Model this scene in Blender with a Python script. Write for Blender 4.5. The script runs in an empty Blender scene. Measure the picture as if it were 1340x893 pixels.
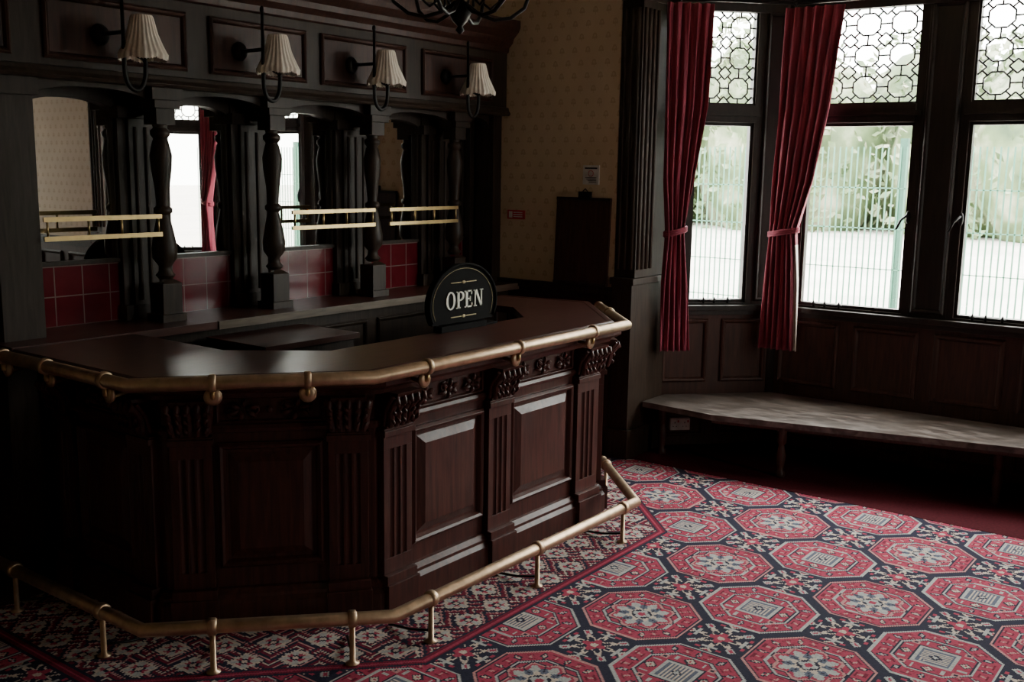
import bpy, bmesh, math, random
import numpy as np
from mathutils import Vector, Matrix
random.seed(7); np.random.seed(7)
scene=bpy.context.scene
COL=scene.collection
# ------------------------------------------------------------------ node helpers
def newmat(name):
    m=bpy.data.materials.new(name); m.use_nodes=True
    nt=m.node_tree; b=nt.nodes['Principled BSDF']
    return m,nt,b
class E:
    """tiny expression helper for shader math"""
    def __init__(s,nt,sock): s.nt=nt; s.s=sock
    def _op(s,op,o=None,o2=None):
        n=s.nt.nodes.new('ShaderNodeMath'); n.operation=op
        s.nt.links.new(s.s,n.inputs[0])
        for i,v in ((1,o),(2,o2)):
            if v is None: continue
            if isinstance(v,E): s.nt.links.new(v.s,n.inputs[i])
            else: n.inputs[i].default_value=v
        return E(s.nt,n.outputs[0])
    def __add__(s,o): return s._op('ADD',o)
    def __sub__(s,o): return s._op('SUBTRACT',o)
    def __mul__(s,o): return s._op('MULTIPLY',o)
    def __truediv__(s,o): return s._op('DIVIDE',o)
    def floor(s): return s._op('FLOOR')
    def fract(s): return s._op('FRACT')
    def abs(s): return s._op('ABSOLUTE')
    def mod(s,o): return s._op('FLOORED_MODULO',o)
    def sqrt(s): return s._op('SQRT')
    def lt(s,o): return s._op('LESS_THAN',o)
    def gt(s,o): return s._op('GREATER_THAN',o)
    def mx(s,o): return s._op('MAXIMUM',o)
    def mn(s,o): return s._op('MINIMUM',o)
def coords(nt):
    tc=nt.nodes.new('ShaderNodeTexCoord'); sp=nt.nodes.new('ShaderNodeSeparateXYZ')
    nt.links.new(tc.outputs['Object'],sp.inputs[0])
    return tc,E(nt,sp.outputs[0]),E(nt,sp.outputs[1]),E(nt,sp.outputs[2])
def noise(nt,tc,scale=(1,1,1),sc=5,detail=4,dist=0):
    mp=nt.nodes.new('ShaderNodeMapping'); mp.inputs['Scale'].default_value=scale
    nt.links.new(tc.outputs['Object'],mp.inputs[0])
    n=nt.nodes.new('ShaderNodeTexNoise'); n.inputs['Scale'].default_value=sc
    n.inputs['Detail'].default_value=detail; n.inputs['Distortion'].default_value=dist
    nt.links.new(mp.outputs[0],n.inputs[0]); return n.outputs[0]
def ramp(nt,fac,stops):
    r=nt.nodes.new('ShaderNodeValToRGB'); el=r.color_ramp.elements
    while len(el)<len(stops): el.new(.5)
    for e,(p,c) in zip(el,stops): e.position=p; e.color=(*c,1)
    nt.links.new(fac,r.inputs[0]); return r.outputs[0]
def mixc(nt,fac,a,b):
    n=nt.nodes.new('ShaderNodeMix'); n.data_type='RGBA'
    nt.links.new(fac,n.inputs[0])
    for i,v in ((6,a),(7,b)):
        if isinstance(v,tuple): n.inputs[i].default_value=(*v,1)
        else: nt.links.new(v,n.inputs[i])
    return n.outputs[2]
def bump(nt,b,h,st=.2,dist=.01):
    n=nt.nodes.new('ShaderNodeBump'); n.inputs['Strength'].default_value=st; n.inputs['Distance'].default_value=dist
    nt.links.new(h,n.inputs['Height']); nt.links.new(n.outputs[0],b.inputs['Normal'])
def wood(name,c1,c2,rough=.35,scale=(9,9,1.0),spec=.5,rv=.12,coat=0,bs=.15):
    m,nt,b=newmat(name); tc,x,y,z=coords(nt)
    n=noise(nt,tc,scale,4,6,.6)
    col=ramp(nt,n,[(.3,c1),(.7,c2)]); nt.links.new(col,b.inputs['Base Color'])
    n2=noise(nt,tc,(1,1,1),6,5)
    r=E(nt,n2)*(rv*2)+(rough-rv); nt.links.new(r.s,b.inputs['Roughness'])
    b.inputs['Specular IOR Level'].default_value=spec
    b.inputs['Coat Weight'].default_value=coat; b.inputs['Coat Roughness'].default_value=.15
    if bs: bump(nt,b,n,bs,.002)
    return m
def plain(name,c,rough=.5,metal=0,var=.15,spec=.5,sc=20):
    m,nt,b=newmat(name); tc,x,y,z=coords(nt)
    n=noise(nt,tc,(1,1,1),sc,4)
    col=ramp(nt,n,[(.3,tuple(v*(1-var) for v in c)),(.7,tuple(min(1,v*(1+var)) for v in c))])
    nt.links.new(col,b.inputs['Base Color']); b.inputs['Roughness'].default_value=rough
    b.inputs['Metallic'].default_value=metal; b.inputs['Specular IOR Level'].default_value=spec
    return m
# ------------------------------------------------------------------ materials
M={}
M['bar']=wood('mahogany_bar',(.034,.010,.008),(.088,.026,.019),.40,(12,12,1.0),.38)
M['top']=wood('polished_counter_mahogany',(.050,.019,.014),(.092,.034,.026),.34,(1.0,9,9),.5,.03,0,0)
M['oak']=wood('dark_oak',(.018,.0105,.0065),(.042,.025,.016),.48,(12,12,1.2),.28)
M['oakred']=wood('dark_red_oak',(.032,.012,.008),(.070,.026,.017),.45,(12,12,1.2),.35)
M['frame']=wood('window_frame_black_oak',(.011,.008,.0065),(.025,.017,.013),.42,(10,10,1.2),.35)
# worn bench: grain plus scuffed pale patches
m,nt,b=newmat('worn_bench_wood'); tc,x,y,z=coords(nt)
n=noise(nt,tc,(14,1.2,14),4,6,.6); n2=noise(nt,tc,(3,1,1),7,8,.8)
c1=ramp(nt,n,[(.3,(.030,.021,.017)),(.7,(.085,.064,.053))])
msk=ramp(nt,n2,[(.42,(0,0,0)),(.62,(1,1,1))])
nt.links.new(mixc(nt,msk,c1,(.16,.13,.115)),b.inputs['Base Color'])
nt.links.new((E(nt,n2)*.35+.22).s,b.inputs['Roughness']); b.inputs['Specular IOR Level'].default_value=.5; bump(nt,b,n,.2,.002); M['bench']=m
M['brass']=plain('aged_brass',(.58,.42,.28),.44,1,.2)
M['brassb']=plain('polished_brass',(.50,.37,.18),.36,1,.12)
M['black']=plain('black_iron',(.012,.011,.011),.4,.6,.2)
M['lead']=plain('lead_came',(.02,.02,.022),.5,.3,.2)
M['shelfw']=wood('pale_shelf_edge',(.09,.065,.045),(.17,.13,.095),.35,(1.2,10,10))
M['white']=plain('white_plastic',(.75,.73,.7),.35)
M['paper']=plain('notice_paper',(.62,.60,.56),.6)
M['redsign']=plain('red_sign_plastic',(.5,.03,.04),.4)
M['gold']=plain('gilt_paint',(.62,.48,.25),.45,0)
M['signblk']=plain('black_board_paint',(.006,.005,.005),.75,0,.1,.08)
M['cream']=plain('white_text_paint',(.85,.82,.74),.5)
M['ceil']=plain('ceiling_paint',(.48,.43,.36),.8,0,.05,.3,4)
m,nt,b=newmat('cream_pleated_shade'); b.inputs['Roughness'].default_value=.8; tc,x,y,z=coords(nt)
n=noise(nt,tc,(1,1,.2),60,3); nt.links.new(ramp(nt,n,[(.3,(.78,.70,.60)),(.7,(.92,.86,.76))]),b.inputs['Base Color']); M['shade']=m
m,nt,b=newmat('mirror_silvering'); b.inputs['Base Color'].default_value=(.78,.78,.75,1); b.inputs['Metallic'].default_value=1
tc,x,y,z=coords(nt); n=noise(nt,tc,(1,1,1),3,3); nt.links.new((E(nt,n)*.02+.0).s,b.inputs['Roughness']); M['mirror']=m
m,nt,b=newmat('oxblood_wall_tiles'); tc,x,y,z=coords(nt)
fx=((x-2.4)/.15).fract(); fz=((z-1.14)/.15).fract()
gr=(fx-.5).abs().gt(.482).mx((fz-.5).abs().gt(.482))
tn=noise(nt,tc,(1,1,1),5,3); tcol=ramp(nt,tn,[(.3,(.085,.006,.011)),(.7,(.145,.012,.019))])
nt.links.new(mixc(nt,gr.s,tcol,(.22,.15,.14)),b.inputs['Base Color']); b.inputs['Roughness'].default_value=.15; M['tile']=m
m,nt,b=newmat('patterned_wallpaper'); tc,x,y,z=coords(nt)
u=(x+y)/.105; v=z/.085; row=v.floor(); uu=(u+row.mod(2)*.5).fract()-.5; vv=v.fract()-.5
r1=(uu*uu*16+(vv+.05)*(vv+.05)*7).sqrt(); r2=((uu.abs()-.13)*(uu.abs()-.13)*60+(vv+.18)*(vv+.18)*26).sqrt()
st=(vv+.36).abs().lt(.1)*uu.abs().lt(.02)
mask=r1.lt(.62)*(r1.gt(.3).mx(uu.abs().lt(.02)))
mask=mask.mx(r2.lt(.55)).mx(st)
wn=noise(nt,tc,(1,1,1),3,4); base=ramp(nt,wn,[(.3,(.60,.46,.30)),(.7,(.68,.53,.35))])
nt.links.new(mixc(nt,(mask*.6).s,base,(.44,.30,.16)),b.inputs['Base Color']); b.inputs['Roughness'].default_value=.6; M['wp']=m
m,nt,b=newmat('crimson_velvet'); tc,x,y,z=coords(nt)
n=noise(nt,tc,(1,1,.3),14,4); nt.links.new(ramp(nt,n,[(.3,(.18,.013,.034)),(.7,(.27,.024,.055))]),b.inputs['Base Color'])
b.inputs['Roughness'].default_value=.75; b.inputs['Sheen Weight'].default_value=.2
b.inputs['Sheen Tint'].default_value=(1,.4,.5,1); M['curtain']=m
m,nt,b=newmat('window_glass'); nt.nodes.remove(b)
tr=nt.nodes.new('ShaderNodeBsdfTransparent'); gl=nt.nodes.new('ShaderNodeBsdfGlossy'); gl.inputs['Roughness'].default_value=.03
tr.inputs[0].default_value=(.95,.97,.95,1)
mx=nt.nodes.new('ShaderNodeMixShader'); mx.inputs[0].default_value=.05
nt.links.new(tr.outputs[0],mx.inputs[1]); nt.links.new(gl.outputs[0],mx.inputs[2])
nt.links.new(mx.outputs[0],nt.nodes['Material Output'].inputs[0]); M['glass']=m
M['redcarpet']=plain('plain_dark_red_carpet',(.055,.006,.010),.95,0,.25,.1,60)
M['floorb']=wood('floorboards',(.03,.015,.01),(.06,.03,.02),.5,(1,10,10))
M['tarmac']=plain('pale_paving',(.60,.555,.52),.9,0,.16,.2,.5)
M['fence']=plain('green_fence_paint',(.045,.15,.095),.5)
M['post']=plain('green_post_paint',(.012,.075,.045),.5)
M['lining']=plain('curtain_lining',(.62,.55,.48),.8)
m,nt,b=newmat('hedge_leaves'); tc,x,y,z=coords(nt); n=noise(nt,tc,(1,1,1),.8,6)
nt.links.new(ramp(nt,n,[(.3,(.03,.06,.022)),(.5,(.10,.145,.06)),(.7,(.36,.37,.26))]),b.inputs['Base Color']); b.inputs['Roughness'].default_value=.6; M['leaf']=m
m,nt,b=newmat('woven_axminster_carpet'); at=nt.nodes.new('ShaderNodeAttribute'); at.attribute_name='weave'
tc,x,y,z=coords(nt); n=noise(nt,tc,(1,1,1),130,3); n3=noise(nt,tc,(1,1,1),1.3,4)
mu=nt.nodes.new('ShaderNodeMix'); mu.data_type='RGBA'; mu.blend_type='MULTIPLY'; mu.inputs[0].default_value=1
nt.links.new(at.outputs['Color'],mu.inputs[6]); nt.links.new(ramp(nt,(E(nt,n)*.6+E(nt,n3)*.4).s,[(.3,(.72,.72,.72)),(.7,(1,1,1))]),mu.inputs[7])
nt.links.new(mu.outputs[2],b.inputs['Base Color']); b.inputs['Roughness'].default_value=.95; b.inputs['Specular IOR Level'].default_value=.15
bump(nt,b,n,.4,.004); M['carpet']=m

# ------------------------------------------------------------------ geometry builder
class B:
    def __init__(s): s.v=[]; s.f=[]; s.mi=[]; s.sm=[]; s.mats=[]; s.T=Matrix.Identity(4)
    def m(s,k):
        if k not in s.mats: s.mats.append(k)
        return s.mats.index(k)
    def add(s,vs,fs,mat,smooth=False):
        o=len(s.v); mi=s.m(mat)
        for p in vs: s.v.append(tuple(s.T@Vector(p)))
        for f in fs: s.f.append([o+i for i in f]); s.mi.append(mi); s.sm.append(smooth)
    def box(s,x0,x1,y0,y1,z0,z1,mat):
        vs=[(x,y,z) for x in (x0,x1) for y in (y0,y1) for z in (z0,z1)]
        s.add(vs,[(0,1,3,2),(4,6,7,5),(0,4,5,1),(2,3,7,6),(0,2,6,4),(1,5,7,3)],mat)
    def prism(s,poly,z0,z1,mat,smooth=False):
        n=len(poly); vs=[(p[0],p[1],z0) for p in poly]+[(p[0],p[1],z1) for p in poly]
        fs=[list(range(n))[::-1],list(range(n,2*n))]
        s.add(vs,fs,mat); s.add(vs,[(i,(i+1)%n,n+(i+1)%n,n+i) for i in range(n)],mat,smooth)
    def frustum(s,r0,r1,y0,y1,mat): # rect (x0,x1,z0,z1) at y0 -> rect at y1 (local front face)
        vs=[(r0[0],y0,r0[2]),(r0[1],y0,r0[2]),(r0[1],y0,r0[3]),(r0[0],y0,r0[3]),
            (r1[0],y1,r1[2]),(r1[1],y1,r1[2]),(r1[1],y1,r1[3]),(r1[0],y1,r1[3])]
        s.add(vs,[(0,1,5,4),(1,2,6,5),(2,3,7,6),(3,0,4,7),(4,5,6,7),(3,2,1,0)],mat)
    def frame(s,x0,x1,z0,z1,w,y0,y1,mat): # rectangular moulding (bevelled cross section)
        ks=[(0,y0),(0,y0+(y1-y0)*.6),(w*.35,y1),(w*.7,y0+(y1-y0)*.75),(w,y0)]
        vs=[];n=len(ks)
        for i,(k,y) in enumerate(ks):
            vs+=[(x0+k,y,z0+k),(x1-k,y,z0+k),(x1-k,y,z1-k),(x0+k,y,z1-k)]
        fs=[]
        for i in range(n-1):
            for j in range(4):
                a=i*4+j;b_=i*4+(j+1)%4; fs.append((a,b_,b_+4,a+4))
        s.add(vs,fs,mat)
    def lathe(s,prof,c,mat,seg=20,axis='z'):
        vs=[];fs=[];n=len(prof)
        for r,h in prof:
            for k in range(seg):
                a=2*math.pi*k/seg; p=(r*math.cos(a),r*math.sin(a),h)
                if axis=='y': p=(p[0],p[2],p[1])
                if axis=='x': p=(p[2],p[0],p[1])
                vs.append((c[0]+p[0],c[1]+p[1],c[2]+p[2]))
        for i in range(n-1):
            for k in range(seg):
                fs.append((i*seg+k,i*seg+(k+1)%seg,(i+1)*seg+(k+1)%seg,(i+1)*seg+k))
        fs.append(tuple(range(seg))[::-1]); fs.append(tuple((n-1)*seg+k for k in range(seg)))
        s.add(vs,fs,mat,True)
    def tube(s,pts,r,mat,seg=12,closed=False):
        P=[Vector(p) for p in pts]; n=len(P); rr=r if isinstance(r,(list,tuple)) else [r]*n
        vs=[];fs=[];prev=None
        for i in range(n):
            if closed: t=P[(i+1)%n]-P[i-1]
            else: t=(P[min(i+1,n-1)]-P[i]).normalized()+(P[i]-P[max(i-1,0)]).normalized()
            t.normalize()
            if prev is None:
                up=Vector((0,0,1)) if abs(t.z)<.9 else Vector((1,0,0)); a=t.cross(up).normalized()
            else: a=(prev-t*prev.dot(t)).normalized()
            prev=a; b_=t.cross(a)
            k=1.
            if 0<i<n-1:
                d1=(P[i]-P[i-1]).normalized(); k=1/max(.6,d1.dot(t))
            for q in range(seg):
                an=2*math.pi*q/seg; vs.append(tuple(P[i]+(a*math.cos(an)*k+b_*math.sin(an))*rr[i]))
        m_=n if closed else n-1
        for i in range(m_):
            for q in range(seg):
                j=(i+1)%n; fs.append((i*seg+q,i*seg+(q+1)%seg,j*seg+(q+1)%seg,j*seg+q))
        if not closed: fs+= [tuple(range(seg))[::-1],tuple((n-1)*seg+q for q in range(seg))]
        s.add(vs,fs,mat,True)
    def sweep(s,path,prof,mat): # path 2D open; prof (outward d, z) closed polygon
        P=[Vector(p) for p in path]; n=len(P); k=len(prof); vs=[];fs=[]
        for i in range(n):
            def nr(a,b_): d=(b_-a).normalized(); return Vector((d.y,-d.x))
            if i==0: o=nr(P[0],P[1])
            elif i==n-1: o=nr(P[-2],P[-1])
            else:
                a=nr(P[i-1],P[i]);b_=nr(P[i],P[i+1]); o=(a+b_)/(1+a.dot(b_))
            for d,z in prof: vs.append((P[i].x+o.x*d,P[i].y+o.y*d,z))
        for i in range(n-1):
            for j in range(k): fs.append((i*k+j,i*k+(j+1)%k,(i+1)*k+(j+1)%k,(i+1)*k+j))
        fs+=[tuple(range(k)),tuple((n-1)*k+j for j in range(k))[::-1]]
        s.add(vs,fs,mat)
    def ell(s,c,r,mat,seg=10,rings=6):
        vs=[];fs=[]
        for i in range(rings+1):
            ph=math.pi*i/rings
            for k in range(seg):
                a=2*math.pi*k/seg
                vs.append((c[0]+r[0]*math.sin(ph)*math.cos(a),c[1]+r[1]*math.sin(ph)*math.sin(a),c[2]+r[2]*math.cos(ph)))
        for i in range(rings):
            for k in range(seg): fs.append((i*seg+k,(i+1)*seg+k,(i+1)*seg+(k+1)%seg,i*seg+(k+1)%seg))
        s.add(vs,fs,mat,True)
    def obj(s,name,bevel=0,parent=None):
        me=bpy.data.meshes.new(name); me.from_pydata(s.v,[],s.f)
        for k in s.mats: me.materials.append(M[k])
        me.polygons.foreach_set('material_index',s.mi); me.polygons.foreach_set('use_smooth',s.sm)
        me.validate(); me.update()
        bm=bmesh.new(); bm.from_mesh(me); bmesh.ops.recalc_face_normals(bm,faces=bm.faces); bm.to_mesh(me); bm.free()
        o=bpy.data.objects.new(name,me); COL.objects.link(o)
        if bevel:
            md=o.modifiers.new('bevel','BEVEL'); md.width=bevel; md.segments=2; md.limit_method='ANGLE'; md.angle_limit=math.radians(50)
        if parent: o.parent=parent
        return o
def seg_frame(p,q):
    """local (s,d,z): s along p->q, d outward (right-hand side of travel)"""
    p=Vector(p);q=Vector(q); d=(q-p).normalized(); n=Vector((d.y,-d.x))
    return Matrix(((d.x,n.x,0,p.x),(d.y,n.y,0,p.y),(0,0,1,0),(0,0,0,1))),(q-p).length

# ------------------------------------------------------------------ CAMERA
f=1350.;Pt=math.radians(9.42);Rl=math.radians(0.9);Hc=1.95;Az=math.radians(37)
fwd=Vector((math.cos(Az)*math.cos(Pt),math.sin(Az)*math.cos(Pt),-math.sin(Pt)))
rt=Vector((math.sin(Az),-math.cos(Az),0)); up=rt.cross(fwd)
ir=rt*math.cos(Rl)+up*math.sin(Rl); iu=up*math.cos(Rl)-rt*math.sin(Rl)
cd=bpy.data.cameras.new('camera'); cd.lens=f/1340*36; cd.sensor_width=36; cd.clip_start=.05
cam=bpy.data.objects.new('camera',cd); COL.objects.link(cam)
mm=Matrix((ir,iu,-fwd)).transposed().to_4x4(); mm.translation=Vector((0,0,Hc)); cam.matrix_world=mm
scene.camera=cam

# ------------------------------------------------------------------ ROOM SHELL
ZC=3.5; XL,YB,YF,XR=-2.6,5.25,-3.6,6.0
b=B(); b.box(XL,7.3,YF,YB,-.12,-.012,'floorb'); b.obj('floor')
b=B(); b.box(XL-.1,7.4,YF-.2,YB+.1,ZC,ZC+.1,'ceil'); b.obj('ceiling')
b=B(); b.box(XL,XR+.1,YB,YB+.1,-.01,ZC,'wp'); b.obj('wall_back')
b=B(); b.box(XL-.1,XL,YF,YB,-.01,ZC,'wp'); b.obj('wall_left')
FWa,FWb=4.4,5.6
b=B(); b.box(XL,FWa,YF-.12,YF,-.01,ZC,'wp'); b.box(FWb,XR+.15,YF-.12,YF,-.01,ZC,'wp'); b.obj('wall_front')
BA=(6.42,3.56);BB=(7.05,2.95);BC=(7.14,.28);BD=(6.60,-.12)
DZ=1.17
b=B()
b.box(XR,XR+.15,3.665,YB,DZ,ZC,'wp'); b.box(XR,XR+.15,3.665,YB,-.01,DZ,'oakred')
b.box(XR,XR+.15,YF,-.23,DZ,ZC,'wp'); b.box(XR,XR+.15,YF,-.23,-.01,DZ,'oakred')
b.box(XR,XR+.15,-.23,3.665,3.30,ZC,'wp')
b.obj('wall_right')
for nm,y0,y1 in (('trim_1',3.665,YB),('trim_2',YF,-.23)):
    b=B(); b.T,L=seg_frame((XR,y1),(XR,y0))
    b.box(0,L,0,.035,DZ-.05,DZ,'oak'); b.box(0,L,0,.02,DZ-.09,DZ-.05,'oak'); b.box(0,L,0,.025,0,.16,'oak')
    n=max(1,int(L/.55)); w=L/n
    for i in range(n):
        b.frame(i*w+.07,(i+1)*w-.07,.24,DZ-.16,.04,0,.022,'oak')
    b.obj(nm,.003)
for ya,yb in ((3.50,3.66),(-.225,-.07)):
    b=B(); fr_=ya>2; xe=6.44 if fr_ else 6.62
    b.box(5.965,xe,ya,yb,0,1.2,'oak'); b.box(5.94,xe,ya-.025,yb,1.2,1.245,'oak'); b.box(5.945,xe,ya-.015,yb,0,.2,'oak')
    fy=ya if fr_ else yb; sg=-1 if fr_ else 1
    b.box(6.0,xe,ya,yb,1.245,3.3,'oak')
    for i in range(4): # reeds
        xx=6.03+i*.055
        b.lathe([(.016,1.3),(.016,3.0)],(xx,fy+sg*.002,0),'oak',8)
    for yy in np.linspace(ya+.03,yb-.03,3): b.lathe([(.014,1.3),(.014,3.0)],(6.0,yy,0),'oak',8)
    b.box(5.96,xe,ya-.01,yb,3.05,3.3,'oak')
    b.obj('pilaster',.003)

def bay_wall(nm,p,q,openings,nm_w,posts=()):
    b=B(); b.T,L=seg_frame(p,q)
    b.box(0,L,-.12,0,-.01,1.0,'oakred')
    b.box(0,L,-.12,0,3.08,ZC,'oakred')
    xs=[0]+[v for o in openings for v in (o[0]-.045,o[1]+.045)]+[L]
    for i in range(0,len(xs),2):
        if xs[i+1]-xs[i]<.005: continue
        b.box(xs[i],xs[i+1],-.10,.0,1.0,3.08,'frame')
        mid=(xs[i]+xs[i+1])/2
        if xs[i+1]-xs[i]>.15: b.frame(xs[i]+.015,xs[i+1]-.015,1.05,3.05,.03,0,.02,'frame')
        else: b.lathe([(.018,1.03),(.018,3.06)],(mid,0,0),'frame',8)
    b.box(-.02,L+.02,0,.055,.985,1.02,'frame'); b.box(-.01,L+.01,0,.03,.95,.985,'frame')
    b.box(0,L,0,.03,3.04,3.12,'frame'); b.box(0,L,0,.05,3.12,3.16,'frame')
    n=max(1,round(L/.52)); w=L/n
    for i in range(n):
        b.frame(i*w+.05,(i+1)*w-.05,.46,.92,.035,0,.02,'oakred')
        b.frame(i*w+.05,(i+1)*w-.05,.06,.33,.03,0,.02,'oakred')
    b.T=Matrix.Identity(4)
    for (x,y) in posts: b.lathe([(.085,-.01),(.085,ZC)],(x,y,0),'frame',16)
    b.obj(nm,.002)
    for o in openings:
        w_=B(); w_.T,_=seg_frame(p,q); s0,s1=o; d0,d1=-.085,-.02
        z0,z1=1.0,3.08; za,zb=2.30,2.42
        w_.box(s0-.045,s0,d0,d1+.02,z0,z1,'frame'); w_.box(s1,s1+.045,d0,d1+.02,z0,z1,'frame')
        w_.box(s0,s1,d0,d1+.02,z0,1.035,'frame'); w_.box(s0,s1,d0,d1+.02,3.06,z1,'frame')
        w_.box(s0,s1,d0,d1+.045,za,zb,'frame'); w_.box(s0-.03,s1+.03,d0,d1+.06,2.345,2.375,'frame')
        for (a,c,t) in ((1.035,za,.022),(zb,3.06,.014)):
            w_.box(s0,s0+t,d0+.01,d1,a,c,'frame'); w_.box(s1-t,s1,d0+.01,d1,a,c,'frame')
            w_.box(s0,s1,d0+.01,d1,a,a+t,'frame'); w_.box(s0,s1,d0+.01,d1,c-t,c,'frame')
        w_.box(s0+.01,s1-.01,-.058,-.054,1.04,3.05,'glass')
        # leaded light: regular octagons round small diamonds, joined by straight cames
        W=s1-s0-.028; Hh=3.06-zb-.028; nx=max(2,round(W/.23)); nz=3; cw=W/nx; ch=Hh/nz
        def lead(a,c):
            w_.tube([(a[0],-.05,a[1]),(c[0],-.05,c[1])],.0062,'lead',5)
        for i in range(nx):
            for j in range(nz):
                cx=s0+.014+(i+.5)*cw; cz=zb+.014+(j+.5)*ch
                def Q(a,c): return (cx+a*cw,cz+c*ch)
                o8=[Q(-.15,-.34),Q(.15,-.34),Q(.34,-.15),Q(.34,.15),Q(.15,.34),Q(-.15,.34),Q(-.34,.15),Q(-.34,-.15)]
                for k in range(8): lead(o8[k],o8[(k+1)%8])
                for e,g in ((0,1),(0,-1),(1,0),(-1,0)): lead(Q(e*.34,g*.34),Q(e*.5,g*.5))
                for e,g in ((1,1),(1,-1),(-1,1),(-1,-1)):
                    lead(Q(e*.5,g*.28),Q(e*.28,g*.5)); lead(Q(e*.245,g*.245),Q(e*.39,g*.39))
        w_.tube([(s0+.1,.0,1.05),(s0+.32,.0,1.05)],.006,'black',6)
        for t in (.12,.2,.3): w_.lathe([(.008,1.03),(.012,1.05),(.004,1.075)],(s0+t,0,0),'black',8)
        if s1-s0>.5:
            sx=s1+.0 if o is openings[0] else s0
            w_.ell((sx,.0,1.68),(.016,.012,.045),'black'); w_.tube([(sx,.015,1.70),(sx-.035,.045,1.66),(sx-.06,.05,1.60)],.008,'black',6)
        w_.obj('window_%d'%nm_w,.0)
        nm_w+=1
def S(p,q):return (Vector(q)-Vector(p)).length
LAB=S(BA,BB);LBC=S(BB,BC)
bay_wall('wall_bay_left',BA,BB,[(.226,.66)],1)
bay_wall('wall_bay_front',BB,BC,[(.17,.89),(1.22,1.94),(2.03,2.50)],2,[(BB[0]+.06,BB[1]+.03),(BC[0]+.06,BC[1]-.03)])
bay_wall('wall_bay_right',BC,BD,[(.12,.55)],5)
bay_wall('wall_front_added_window',(FWb,YF),(FWa,YF),[(.35,.85)],6)  # unseen window added to brighten the interior, opening sized for its light

# ------------------------------------------------------------------ CURTAINS
def curtain(dirv,org,rows,nf,phase,amp=.028,lin=0):
    """rows: list (z, s0, s1)"""
    d=Vector((*dirv,0)).normalized(); n=Vector((d.y,-d.x,0)); o=Vector((*org,0))
    b=B(); NU=90; NZ=70; zs=np.linspace(rows[0][0],rows[-1][0],NZ)
    rz=[-r[0] for r in rows]; vs=[];fs=[];fl=[]
    for z in zs:
        a=np.interp(-z,rz,[r[1] for r in rows]); c=np.interp(-z,rz,[r[2] for r in rows])
        w=c-a; A_=min(amp*1.5,amp*(.30/max(w,.1))**.5)
        for i in range(NU+1):
            u=i/NU; ww=.12*math.sin(3*z+phase)
            off=A_*math.sin(2*math.pi*(nf*u+ww)+phase)+A_*.35*math.sin(2*math.pi*(nf*2.3*u)+z*2)
            p=o+d*(a+w*u)+n*off; vs.append((p.x,p.y,z))
    for j in range(NZ-1):
        for i in range(NU):
            k=j*(NU+1)+i; (fl if (lin and i>=NU-10 and zs[j]<1.5) else fs).append((k,k+1,k+NU+2,k+NU+1))
    b.add(vs,fs,'curtain',True)
    if fl: b.add(vs,fl,'lining',True)
    z=1.55
    a=np.interp(-z,rz,[r[1] for r in rows]); c=np.interp(-z,rz,[r[2] for r in rows])
    mid=o+d*((a+c)/2); rw=(c-a)/2+.012
    pts=[]
    for k in range(20):
        t=2*math.pi*k/20; p=mid+d*(rw*math.cos(t))+n*(.055*math.sin(t)); pts.append((p.x,p.y,z+.02*math.cos(t)))
    for dz in (-.012,0,.012): b.tube([(p[0],p[1],p[2]+dz) for p in pts],.009,'curtain',6,True)
    ob=b.obj('curtain'); md=ob.modifiers.new('solid','SOLIDIFY'); md.thickness=.004
    return ob
dA=(.707,-.707)
ofs=Vector((-.707,-.707))*.17
curtain(dA,(BA[0]+ofs.x,BA[1]+ofs.y),[(3.06,-.05,.27),(2.4,-.04,.25),(1.9,-.03,.18),(1.55,.0,.13),(1.2,-.02,.17),(.72,-.02,.20)],5,.3,.024)
dB=Vector(BC)-Vector(BB)
curtain((dB.x,dB.y),(BB[0]-.13,BB[1]),[(3.06,.03,.43),(2.4,.02,.37),(1.9,-.0,.29),(1.55,.0,.19),(1.2,-.02,.22),(.72,-.03,.24)],6,1.1,lin=1)
curtain((dB.x,dB.y),(BB[0]-.13,BB[1]),[(3.06,LBC-.36,LBC-.03),(2.4,LBC-.31,LBC-.02),(1.9,LBC-.24,LBC),(1.55,LBC-.13,LBC),(.72,LBC-.17,LBC+.02)],6,.4)
b=B(); pin=[(6.33,3.42),(6.93,2.86),(7.0,.36),(6.55,.01)]
b.tube([(p[0],p[1],3.09) for p in pin],.012,'black',8)
for p in pin: b.ell((p[0],p[1],3.09),(.02,.02,.02),'black')
b.obj('curtain_pole')

# ------------------------------------------------------------------ BENCH
b=B()
bp=[(6.13,3.48),(6.08,2.93),(6.52,1.15),(6.62,.45),(6.56,.02),(6.62,-.04),(7.10,.33),(7.02,2.93),(6.44,3.48)]
b.prism(bp,.342,.38,'bench')
fr=[(6.16,3.46),(6.13,2.95),(6.56,1.17)]
b.sweep([fr[1],fr[2],(6.65,.50)],[(0,.31),(0,.342),(-.02,.342),(-.02,.31)],'oakred')
leg=[(.030,0.001),(.030,.03),(.018,.045),(.024,.08),(.032,.14),(.020,.20),(.017,.215),(.030,.23),(.030,.342)]
for x_,y_ in ((6.26,2.51),(6.57,1.27),(6.25,3.38),(6.66,.55)): b.lathe(leg,(x_,y_,0),'oakred',16)
b.obj('window_bench',.004)
b=B(); b.T,_=seg_frame(BA,BB); s0=.13; zq=-.055
b.box(s0,s0+.146,.0,.034,.165+zq,.25+zq,'white')
for k in (0,.073):
    b.box(s0+k+.03,s0+k+.036,.034,.0355,.215+zq,.226+zq,'black')
    for e in (-.012,.012): b.box(s0+k+.033+e-.0035,s0+k+.033+e+.0035,.034,.0355,.19+zq,.195+zq,'black')
    b.box(s0+k+.052,s0+k+.062,.034,.039,.222+zq,.238+zq,'redsign')
b.obj('power_socket',.001)

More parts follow.
